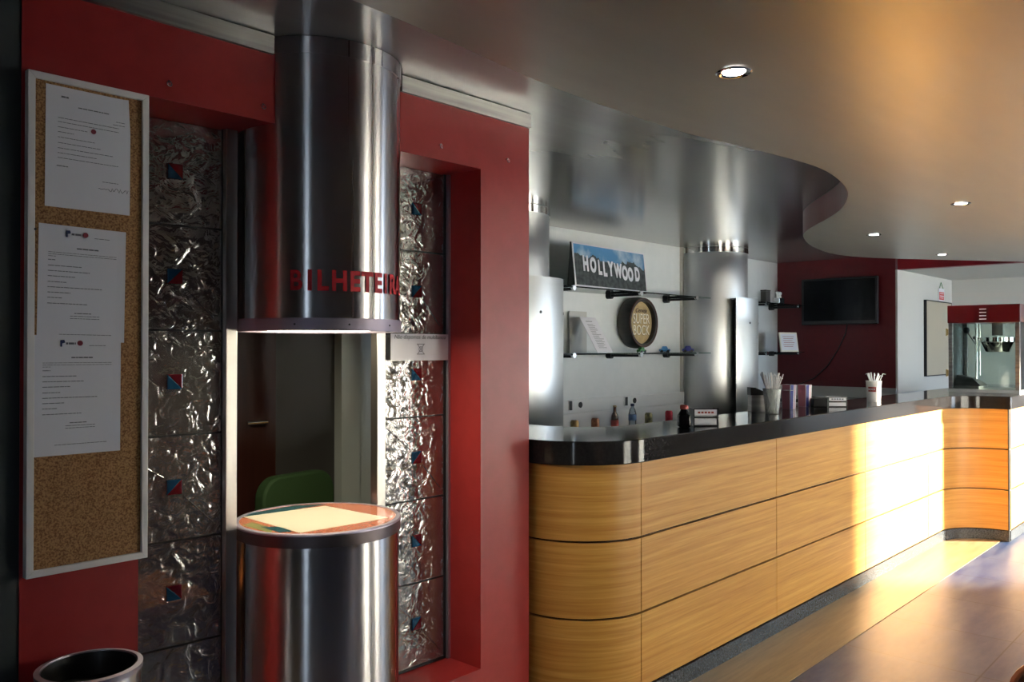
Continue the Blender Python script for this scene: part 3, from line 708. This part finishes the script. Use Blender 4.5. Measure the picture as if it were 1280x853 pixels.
# round beer sign like a barrel end
t = thing('beer_sign', 'round barrel shaped sign reading SUPER BOCK between the glass shelves', 'sign', (6.07, 4.195, 1.685))
rr = .215
o = obj('barrel_side', lathe(B(), [(rr-.02, 0), (rr, 0), (rr+.006, .04), (rr+.006, .08), (rr-.004, .125), (rr-.03, .125), (rr-.035, .10), (rr-.02, .02)], 72, closed=True), 'barrel_dark', t, True, rot=(PI/2, 0, 0))
bm = lathe(B(), [(rr-.034, .100), (rr-.012, .130), (rr-.004, .130), (rr-.001, .120), (rr-.030, .095)], 72, closed=True); obj('barrel_rim', bm, 'barrel_rim', t, True, rot=(PI/2, 0, 0))
f_ = obj('sign_face', lathe(B(), [(0, .075), (rr-.028, .075), (rr-.028, .085), (0, .085)], 72), 'barrel_face', t, False, rot=(PI/2, 0, 0))
text('script_line', 'Cerveja', .055, 'barrel_rim', t, (.014, -.087, .105), ext=.001, shear=.3)
for s, z, sc in (('SUPER', .030, .122), ('BOCK', -.068, .122)):
    text('word_outline', s, sc, 'barrel_rim', t, (.016, -.0865, z-.001), ext=.001, bold=.0012, sx=.74)
    text('word', s, sc, 'paper_warm', t, (.014, -.089, z), ext=.001, bold=0, sx=.74)
# leaning price list
t = thing('price_list', 'white printed list leaning on the lower glass shelf', 'paper', (5.19, 3.90, 1.4305), math.radians(0))
hd = obj('sheet', bx(0, .20, 0, .003, 0, .330), 'paper', t, rot=(math.radians(-32), 0, 0))
bm = B(); rnd = random.Random(3); box(bm, .05, .13, -.0008, 0, .288, .293)
for k in range(17): box(bm, .05, .05+rnd.uniform(.06, .12), -.0008, 0, .262-k*.0135, .2645-k*.0135)
obj('text_lines', bm, 'paper_screen', hd)
obj('shadow_panel', bx(-.005, .215, .272, .276, 0, .33), 'soffit', t)  # grey sheet standing in for the list's shadow on the wall
def figurine(x, y, z, m, label, k=1.0):
    t = thing('toy_figure', label, 'toy', (x, y, z), random.uniform(-1, 1), 'small toys on the lower shelf')
    bm = B(); box(bm, -.035*k, .035*k, -.018*k, .018*k, .008*k, .024*k); prism_y(bm, [(-.022*k, .024*k), (.022*k, .024*k), (.013*k, .042*k), (-.013*k, .042*k)], -.015*k, .015*k)
    obj('body', bm, m, t, bevel=.003)
    for sx in (-.02, .02):
        for sy in (-.019, .019):
            bm = B(); tube(bm, [(sx*k, sy*k-.003, .009*k), (sx*k, sy*k+.003, .009*k)], .009*k, 12); obj('wheel', bm, 'black', t)
figurine(5.87, 3.96, 1.4285, 'toy_green', 'tiny green toy car on the lower shelf under the beer sign', 1.1)
figurine(6.22, 3.96, 1.4285, 'toy_blue', 'tiny light blue toy car on the lower shelf right of the beer sign', 1.3)
figurine(6.60, 3.96, 1.4285, 'toy_navy', 'tiny navy toy car at the right end of the lower long shelf', 1.4)
# small things on the short shelves
t = thing('storage_tin', 'small dark brown tin on the upper short shelf', 'tin', (8.20, 4.0, 1.9285))
obj('tin_body', bx(-.05, .05, -.03, .03, 0, .125), 'booth_grey', t, bevel=.004); obj('tin_lid', bx(-.052, .052, -.032, .032, .126, .14), 'black', t, bevel=.003)
t = thing('figurine_group', 'grey patterned cube ornament on the upper short shelf', 'ornament', (8.50, 4.0, 1.9285))
obj('cube_base', bx(-.06, .06, -.04, .04, 0, .07), 'can_top', t, bevel=.006)
for k, x in enumerate((-.04, 0, .04)):
    obj('finial', lathe(B(), [(0, 0), (.014, 0), (.010, .03), (.018, .045), (.016, .06), (0, .07)], 16), 'straw_white', t, True, loc=(x, 0, .0705))
t = thing('framed_card', 'white framed card standing on the lower short shelf', 'card', (8.36, 3.90, 1.4285), math.radians(-14))
c = obj('card_frame', bx(-.005, .275, 0, .012, 0, .205), 'paper_warm', t, rot=(math.radians(-8), 0, 0))
obj('card_sheet', bx(.01, .26, -.0015, -.0002, .015, .19), 'paper', c); bm = B()
for k in range(6): box(bm, .04+.01*(k % 2), .22-.015*(k % 3), -.003, -.0016, .158-k*.021, .162-k*.021)
obj('text_lines', bm, 'label_red', c)
obj('rear_strut', bx(.10, .13, .045, .05, 0, .12), 'paper_warm', t)

# cans and bottles on the back bar
def can(x, m, label, h=.115):
    t = thing('drink_can', label, 'can', (x, 4.03, .8005), 0, 'small drink cans on the back bar')
    obj('can_body', lathe(B(), [(0, .003), (.024, .003), (.026, 0), (.033, .010), (.033, h-.014), (.027, h-.003), (.027, h), (.024, h-.003), (0, h-.003)], 32), m, t, True)
    obj('can_tab', bx(-.008, .008, -.012, .010, h-.003, h-.001), 'can_top', t)
can(5.07, 'can_gold', 'gold drink can nearest the steel column by the red wall'); can(5.33, 'can_brown', 'brown drink can left of the beer bottle')
can(6.08, 'can_olive', 'olive drink can right of the water bottle'); can(6.40, 'can_red', 'red drink can beside the napkin holder')
t = thing('beer_bottle', 'small brown beer bottle among the cans on the back bar', 'bottle', (5.59, 4.03, .8005))
obj('bottle_glass', lathe(B(), [(0, 0), (.029, 0), (.031, .006), (.031, .105), (.026, .128), (.014, .15), (.0125, .185), (.014, .19), (0, .19)], 32), 'amber', t, True)
obj('bottle_label', lathe(B(), [(.0315, .035), (.0322, .035), (.0322, .085), (.0315, .085)], 32, closed=True), 'label_red', t, True)
obj('bottle_cap', lathe(B(), [(0, .1905), (.015, .1905), (.015, .199), (.012, .202), (0, .202)], 20), 'gold_metal', t, True)
t = thing('water_bottle', 'clear plastic water bottle with a blue label on the back bar', 'bottle', (5.84, 4.03, .8005))
obj('bottle_body', lathe(B(), [(0, 0), (.03, 0), (.033, .008), (.031, .06), (.033, .065), (.033, .12), (.025, .155), (.013, .175), (.013, .183), (0, .183)], 32), 'clear_plastic', t, True)
obj('bottle_label', lathe(B(), [(.0332, .068), (.034, .068), (.034, .115), (.0332, .115)], 32, closed=True), 'blue_label', t, True)
obj('bottle_cap', lathe(B(), [(0, .1835), (.016, .1835), (.016, .205), (0, .205)], 20), 'blue_cap', t, True)

# things on the granite top
ZT = 1.1005
def straw_cup(x, y, r0, r1, h, label, n, mug, seed, cup='cup_plastic'):
    t = thing('straw_cup', label, 'cup', (x, y, ZT), 0, 'cups of straws on the bar')
    obj('cup_body', lathe(B(), [(0, 0), (r0, 0), (r1, h-.003), (r1+.003, h), (r1-.001, h), (r0-.002, .003), (0, .003)], 40), cup, t, True)
    rnd = random.Random(seed)
    for k in range(n):
        a = rnd.uniform(0, 2*PI); q = rnd.uniform(.15, .72)*r0; b = a+PI+rnd.uniform(-.7, .7); q2 = rnd.uniform(.4, .80)*r1
        p0 = Vector((q*math.cos(a), q*math.sin(a), .006)); p1 = Vector((q2*math.cos(b), q2*math.sin(b), h))
        d = p1-p0; ln = rnd.uniform(.205, .238)/d.length if seed == 1 else rnd.uniform(.185, .205)/d.length; p2 = p0+d*ln
        bm = B()
        if rnd.random() < .3: tube(bm, [p0, p2, p2+Vector((d.x, d.y, 0)).normalized()*.018+Vector((0, 0, -.004))], .0030, 8)
        else: tube(bm, [p0, p2], .0032, 8)
        st = obj('straw', bm, 'straw_white', None, True); st.location = (x, y, ZT)
        tag(st, mug, 'straw', 'straws in the cup by the steel column' if seed == 1 else 'straws in the white cup by the television')
    return t
straw_cup(4.485, 2.15, .037, .050, .140, 'frosted cup full of white straws nearest the steel column', 22, 'white straw standing in the frosted cup by the steel column', 1)
straw_cup(5.89, 2.09, .043, .050, .145, 'white printed cup of straws below the television', 14, 'white straw standing in the white printed cup under the television', 2, 'cup_white')
cup2 = [o for o in bpy.data.objects if o.name.startswith('straw_cup')][-1]
# printed patch on the white cup faces the camera
va = math.atan2(-2.09, -5.89)
bm = B(); p = [(.0495*math.cos(va+da), .0495*math.sin(va+da)) for da in (-.75, -.45, -.15, .15, .3)]
v0 = [bm.verts.new((x, y, .072)) for x, y in p]; v1 = [bm.verts.new((x*1.03, y*1.03, .105)) for x, y in p]
for i in range(4): bm.faces.new((v0[i], v0[i+1], v1[i+1], v1[i]))
bmesh.ops.solidify(bm, geom=bm.faces, thickness=-.0008)
pt = obj('printed_logo', bm, 'label_red', cup2)
r_ = va-.23; text('logo_text', 'BOCK', .017, 'paper', pt, (.0515*math.cos(r_), .0515*math.sin(r_), .088), (PI/2, 0, r_+PI/2), .0004, .0003)

def napkin_holder(x, y, rz, label, k=1.0, hh=.062):
    t = thing('napkin_holder', label, 'napkin holder', (x, y, ZT), rz, 'napkin holders on the bar')
    w, d, h = .118*k, .085*k, hh*k
    bm = B(); box(bm, -w/2, w/2, -d/2, d/2, 0, .005); box(bm, -w/2, -w/2+.004, -d/2, d/2, .005, h); box(bm, w/2-.004, w/2, -d/2, d/2, .005, h)
    obj('tray', bm, 'black', t, bevel=.001)
    bm = B(); tube(bm, [(-w/2, -d/2-.002, h*.5), (w/2, -d/2-.002, h*.5)], .003); tube(bm, [(-w/2, d/2, h*.9), (w/2, d/2, h*.9)], .003); tube(bm, [(-w/2, -d/2, h), (w/2, -d/2, h)], .003); obj('rail', bm, 'black', t, True)
    obj('napkins', bx(-w/2+.006, w/2-.006, -d/2+.004, d/2-.004, .0055, h*.45), 'paper', t)
    o = obj('top_napkin', bx(-w/2+.006, w/2-.006, -d/2+.002, d/2-.004, h*.62, h*.98), 'paper', t)
    bm = B()
    for q in range(5): box(bm, -w/2+.02+q*.016*k, -w/2+.031+q*.016*k, -d/2+.0008, -d/2+.0019, h*.74, h*.84)
    obj('printed_mark', bm, 'label_red' if hh > .07 else 'ink', o)
    return t
HOLD = math.atan2(CX, CZ) - PI/2
napkin_holder(3.568, 2.055, HOLD+.05, 'black napkin tray with white napkins on the bar right of the dark jar', 1.0, .082)
napkin_holder(5.28, 2.11, HOLD, 'small black napkin holder on the bar left of the white straw cup', 1.0)
t = thing('napkin_caddy', 'small black caddy on the bar attached behind the small napkin holder', 'caddy', (5.165, 2.16, ZT), HOLD)
obj('caddy_body', bx(-.05, .04, -.03, .03, 0, .055), 'black_gloss', t, bevel=.005); obj('caddy_ridge', bx(-.04, .03, -.02, .02, .0555, .066), 'black', t, bevel=.003)
t = thing('dark_jar', 'squat dark square jar with a red lid on the bar', 'jar', (3.425, 2.075, ZT), HOLD)
obj('jar_body', bx(-.028, .028, -.028, .028, 0, .062), 'black_gloss', t, bevel=.010)
obj('jar_shoulder', lathe(B(), [(0, .0625), (.026, .0625), (.016, .080), (.016, .084), (0, .084)], 24), 'black_gloss', t, True)
obj('jar_lid', lathe(B(), [(0, .0845), (.019, .0845), (.019, .100), (.015, .104), (0, .104)], 24), 'label_red', t, True)
# popcorn cartons
def carton(x, y, h, label, rz):
    t = thing('popcorn_carton', label, 'carton', (x, y, ZT), rz, 'striped popcorn cartons on the bar')
    w = .024; w2 = .027; d = .03
    bm = B(); v = [bm.verts.new(p) for p in ((-w, -d, 0), (w, -d, 0), (w, d, 0), (-w, d, 0), (-w2, -d*1.15, h), (w2, -d*1.15, h), (w2, d*1.15, h), (-w2, d*1.15, h))]
    for f in ((0, 3, 2, 1), (0, 1, 5, 4), (1, 2, 6, 5), (2, 3, 7, 6), (3, 0, 4, 7)): bm.faces.new([v[i] for i in f])
    bmesh.ops.solidify(bm, geom=bm.faces, thickness=.001)
    b = obj('carton_body', bm, 'paper', t)
    for a0, a1, m, nm in ((-1, .05, 'carton_blue', 'blue_stripe'), (.38, .62, 'carton_red', 'red_stripe')):
        bm = B(); v = [bm.verts.new(p) for p in ((w*a0, -d-.0006, 0), (w*a1, -d-.0006, 0), (w2*a1, -d*1.15-.0006, h), (w2*a0, -d*1.15-.0006, h))]; bm.faces.new(v)
        bmesh.ops.solidify(bm, geom=bm.faces, thickness=-.0006); obj(nm, bm, m, b)
    for a0, a1, m, nm in ((-1, 1, 'carton_red', 'side_stripe'),):
        bm = B(); v = [bm.verts.new(p) for p in ((-w-.0006, -d*.9, 0), (-w-.0006, d*.9, 0), (-w2-.0006, d, h), (-w2-.0006, -d, h))]; bm.faces.new(v)
        bmesh.ops.solidify(bm, geom=bm.faces, thickness=.0006); obj(nm, bm, m, b)
carton(4.885, 2.235, .112, 'shortest striped popcorn carton, left of the pair', HOLD+.55)
carton(5.00, 2.285, .142, 'striped popcorn carton half hidden between the other two', HOLD+.55)
carton(5.145, 2.250, .138, 'tall striped popcorn carton at the right of the three', HOLD+.55)
# steel appliance on the back counter behind the straw cup
t = thing('steel_appliance', 'small steel box with a black sloping lid behind the frosted straw cup', 'appliance', (4.58, 2.255, ZT), HOLD)
obj('case', bx(-.075, .03, -.035, .035, 0, .095), 'alu', t, bevel=.003)
bm = B(); prism_y(bm, [(-.078, .0955), (.033, .0955), (.033, .102), (-.05, .14), (-.078, .14)], -.036, .036); obj('sloping_lid', bm, 'black', t)

# ------------------------------------------------------------------ television and its cable
t = thing('television', 'black flat television on the dark red end wall', 'television', (8.9, 3.49, 1.96))
obj('cabinet', bx(-.075, -.035, -.40, .40, -.245, .245), 'black', t, bevel=.006)
obj('screen', bx(-.0765, -.0752, -.375, .375, -.205, .225), 'black_gloss', t)
obj('wall_mount', bx(-.034, -.001, -.12, .12, -.12, .12), 'black_metal', t)
bm = B(); tube(bm, catmull3 if False else [(8.89, 3.42, 1.74), (8.89, 3.44, 1.62), (8.888, 3.52, 1.45), (8.888, 3.63, 1.28), (8.888, 3.78, 1.14), (8.885, 3.95, 1.07)], .006, 8)
tag(obj('power_cable', bm, 'black', None, True), 'thin black cable hanging from the television down the red wall', 'cable')

# electrical cabinet door and fire sign on the white recess wall
t = thing('wall_cabinet', 'beige panel door set on the white wall behind the popcorn machine', 'cabinet', (9.72, 2.92, 1.16))
obj('door', bx(.012, .92, -.028, -.004, .01, .82), 'beige_door', t, bevel=.002)
bm = B(); box(bm, 0, .012, -.03, -.0005, 0, .83); box(bm, .92, .932, -.03, -.0005, 0, .83); box(bm, .012, .92, -.03, -.0005, .82, .83); box(bm, .012, .92, -.03, -.0005, 0, .01); obj('door_frame', bm, 'black_metal', t)
t = thing('fire_sign', 'small white and red safety sign hung on the white wall', 'sign', (10.32, 2.92, 2.0))
obj('sign_plate', bx(-.10, .10, -.012, -.008, 0, .14), 'paper', t)
obj('red_field', bx(-.085, .085, -.0135, -.0121, .012, .10), 'sign_red', t)
bm = B(); box(bm, -.07, .07, -.0145, -.0136, .05, .06); box(bm, -.06, .06, -.0145, -.0136, .03, .036); box(bm, -.07, .07, -.0145, -.0136, .08, .086); obj('white_bars', bm, 'paper', t)
bm = B(); tube(bm, [(-.07, -.010, .14), (0, -.006, .21), (.07, -.010, .14)], .003, 6); obj('hanging_cord', bm, 'toy_green', t)

# ------------------------------------------------------------------ popcorn machine
t = thing('popcorn_machine', 'popcorn machine with a red top and glass case on the bar end', 'popcorn machine', (7.65, 1.585, ZT))
W, Dp, HT = .52, .46, .72         # W along y, depth along x
obj('base_plate', bx(0, Dp, 0, W, 0, .03), 'steel_col', t, bevel=.002)
top = obj('red_top', bx(-.006, Dp+.006, -.006, W+.006, .575, HT), 'machine_red', t, bevel=.004)
for k in range(4):
    obj('vent_slot', bx(-.0085, -.0062, .235, .285, .60+k*.027, .607+k*.027), 'paper', top)
for x, y in ((0, 0), (0, W-.03), (Dp-.03, 0), (Dp-.03, W-.03)): obj('corner_post', bx(x, x+.03, y, y+.03, .0305, .5745), 'alu', t)
obj('glass_pane', bx(.004, .008, .031, W-.031, .031, .574), 'thin_glass', t)
obj('glass_pane', bx(.031, Dp-.031, W-.012, W-.008, .031, .574), 'thin_glass', t)
obj('glass_pane', bx(.031, Dp-.031, .008, .012, .031, .574), 'thin_glass', t)
obj('glass_pane', bx(Dp-.012, Dp-.008, .031, W-.031, .031, .574), 'thin_glass', t)
k = obj('kettle', lathe(B(), [(0, .0), (.085, .0), (.094, .006), (.122, .075), (.132, .085), (.132, .120), (.126, .120), (.118, .080), (.08, .01), (0, .008)], 48), 'chrome', t, True, loc=(.22, .205, .335))
bm = B(); box(bm, -.02, .02, -.03, .03, .112, .118); tube(bm, [(0, 0, .1), (0, 0, .23)], .014); obj('kettle_hanger', bm, 'steel_col', k, True)
bm = B(); tube(bm, [(0, .10, .10), (-.02, .155, .115)], .006); obj('kettle_arm', bm, 'chrome', k, True)
obj('kettle_knob', lathe(B(), [(0, -.016), (.012, -.012), (.016, 0), (.012, .012), (0, .016)], 16), 'black', k, True, loc=(-.02, .165, .118))
obj('heater_housing', bx(.17, .27, .155, .235, .47, .5745), 'can_top', t)
bm = B(); tube(bm, [(.12, .34, .11), (.12, .34, .5745)], .010); tube(bm, [(.14, .318, .14), (.14, .318, .5745)], .006); obj('hanging_rod', bm, 'chrome', t, True)
bm = B(); tube(bm, [(.1, .34, .40), (.06, .40, .51), (.04, .45, .555)], .005); obj('stir_lever', bm, 'chrome', t, True)
obj('lever_knob', lathe(B(), [(0, -.03), (.02, -.022), (.027, 0), (.02, .022), (0, .03)], 20), 'black', t, True, loc=(.06, .40, .515))
bm = B(); g = [(.03, .12), (.45, .03)]
bm = B(); prism(bm, [(.03, .30), (.30, .30), (.30, .485), (.03, .485)], .031, .055)
for a in (0,): 
    v = [bm.verts.new(p) for p in ((.05, .29, .055), (.28, .29, .055), (.28, .485, .055), (.05, .485, .055), (.10, .36, .115), (.22, .36, .115), (.22, .485, .14), (.10, .485, .14))]
    for f in ((0, 1, 5, 4), (1, 2, 6, 5), (2, 3, 7, 6), (3, 0, 4, 7), (4, 5, 6, 7)): bm.faces.new([v[i] for i in f])
obj('popcorn_scoop', bm, 'alu', t)
for z in (.16, .50):
    bm = B(); box(bm, -.010, 0, W+.0, W+.014, z-.025, z+.025); tube(bm, [(-.005, W+.012, z-.03), (-.005, W+.012, z+.03)], .006, 10); obj('hinge', bm, 'gold_metal', t)

# ------------------------------------------------------------------ downlights
def downlight(x, y, label, on=True):
    t = thing('downlight', label, 'ceiling light', (x, y, LC), 0, 'round downlights in the lower ceiling')
    obj('bezel', lathe(B(), [(.033, -.001), (.050, -.001), (.051, -.003), (.046, -.006), (.036, -.004)], 48, closed=True), 'chrome', t, True)
    obj('lens', lathe(B(), [(0, -.0045), (.028, -.0035), (.032, -.0012), (0, -.0008)], 32), 'lamp', t, True)
    l = bpy.data.lights.new('bulb', 'SPOT'); l.energy = 9; l.color = (.92, .94, 1); l.spot_size = math.radians(95); l.spot_blend = .6; l.shadow_soft_size = .03
    o = bpy.data.objects.new('bulb', l); link(o, t); o.location = (0, 0, -.02)
downlight(2.172, 1.153, 'round recessed downlight nearest the viewer, in the beige ceiling')
downlight(4.983, 1.306, 'round recessed downlight furthest right in the beige ceiling')
downlight(5.945, 2.104, 'round recessed downlight just beyond the curved ceiling step')
downlight(7.6, 2.137, 'furthest faint recessed downlight near the red fascia')

# ------------------------------------------------------------------ wooden chair at the bottom right corner
t = thing('wooden_chair', 'orange wooden chair with a rounded back at the lower right corner', 'chair', (2.12, .34, 0), math.radians(-47.3))
obj('backrest', rounded_panel(.40, .26, .07, -.009, .009, .03), 'chair_wood', t, True, .004, loc=(-.027, -.18, .741))
obj('seat', rounded_panel(.42, .42, .06, -.011, .011), 'chair_wood', t, True, .004, loc=(-.035, .03, .45), rot=(PI/2, 0, 0))
for sx in (-.20, .13):
    bm = B(); tube(bm, [(sx, .20, 0), (sx*.95, .17, .437)], .013); obj('leg', bm, 'steel_ring', t, True)
    bm = B(); tube(bm, [(sx, -.22, 0), (sx*.97, -.165, .40), (sx*.95, -.165, .60), (sx*.95, -.165, .80)], .013); obj('leg', bm, 'steel_ring', t, True)

# ------------------------------------------------------------------ light
w = bpy.data.worlds.new('world'); S.world = w; w.use_nodes = True; nt = w.node_tree; nt.nodes.clear()
bg = N(nt, 'ShaderNodeBackground'); wo = N(nt, 'ShaderNodeOutputWorld')
bg.inputs['Color'].default_value = (.66, .82, 1.0, 1); bg.inputs['Strength'].default_value = 4.5
L(nt, bg, 'Background', wo, 'Surface')
sl = bpy.data.lights.new('sun', 'SUN'); sl.energy = 29; sl.angle = math.radians(5); sl.color = (1, .89, .70)
so = bpy.data.objects.new('sun', sl); link(so)
el = math.radians(12.5); dirv = Vector((-.64*math.cos(el), .77*math.cos(el), -math.sin(el)))
so.rotation_euler = dirv.to_track_quat('-Z', 'Y').to_euler()
for a, b, z0, z1 in op[2:]:
    l = bpy.data.lights.new('window_portal', 'AREA'); l.shape = 'RECTANGLE'; l.size = b-a; l.size_y = z1-z0
    l.cycles.is_portal = True
    o = bpy.data.objects.new('window_portal', l); link(o); o.location = ((a+b)/2, WX-.13, (z0+z1)/2); o.rotation_euler = (PI/2, 0, 0)

# ------------------------------------------------------------------ camera and view
cam = bpy.data.cameras.new('camera'); cam.lens = FPX/1280*36; cam.sensor_width = 36
co = bpy.data.objects.new('camera', cam); link(co); co.location = (0, 0, EYE)
co.rotation_euler = (math.radians(90.46), 0, -math.asin(CZ)); cam.clip_start = .02
S.camera = co
S.view_settings.view_transform = 'Standard'; S.view_settings.look = 'None'; S.view_settings.gamma = 1; S.view_settings.use_curve_mapping = False
S.view_settings.exposure = 1.33
S.cycles.use_denoising = True
S.cycles.max_bounces = 10; S.cycles.diffuse_bounces = 5; S.cycles.glossy_bounces = 6; S.cycles.transmission_bounces = 8; S.cycles.transparent_max_bounces = 16
S.cycles.sample_clamp_indirect = 7; S.cycles.blur_glossy = .8; S.cycles.caustics_refractive = False
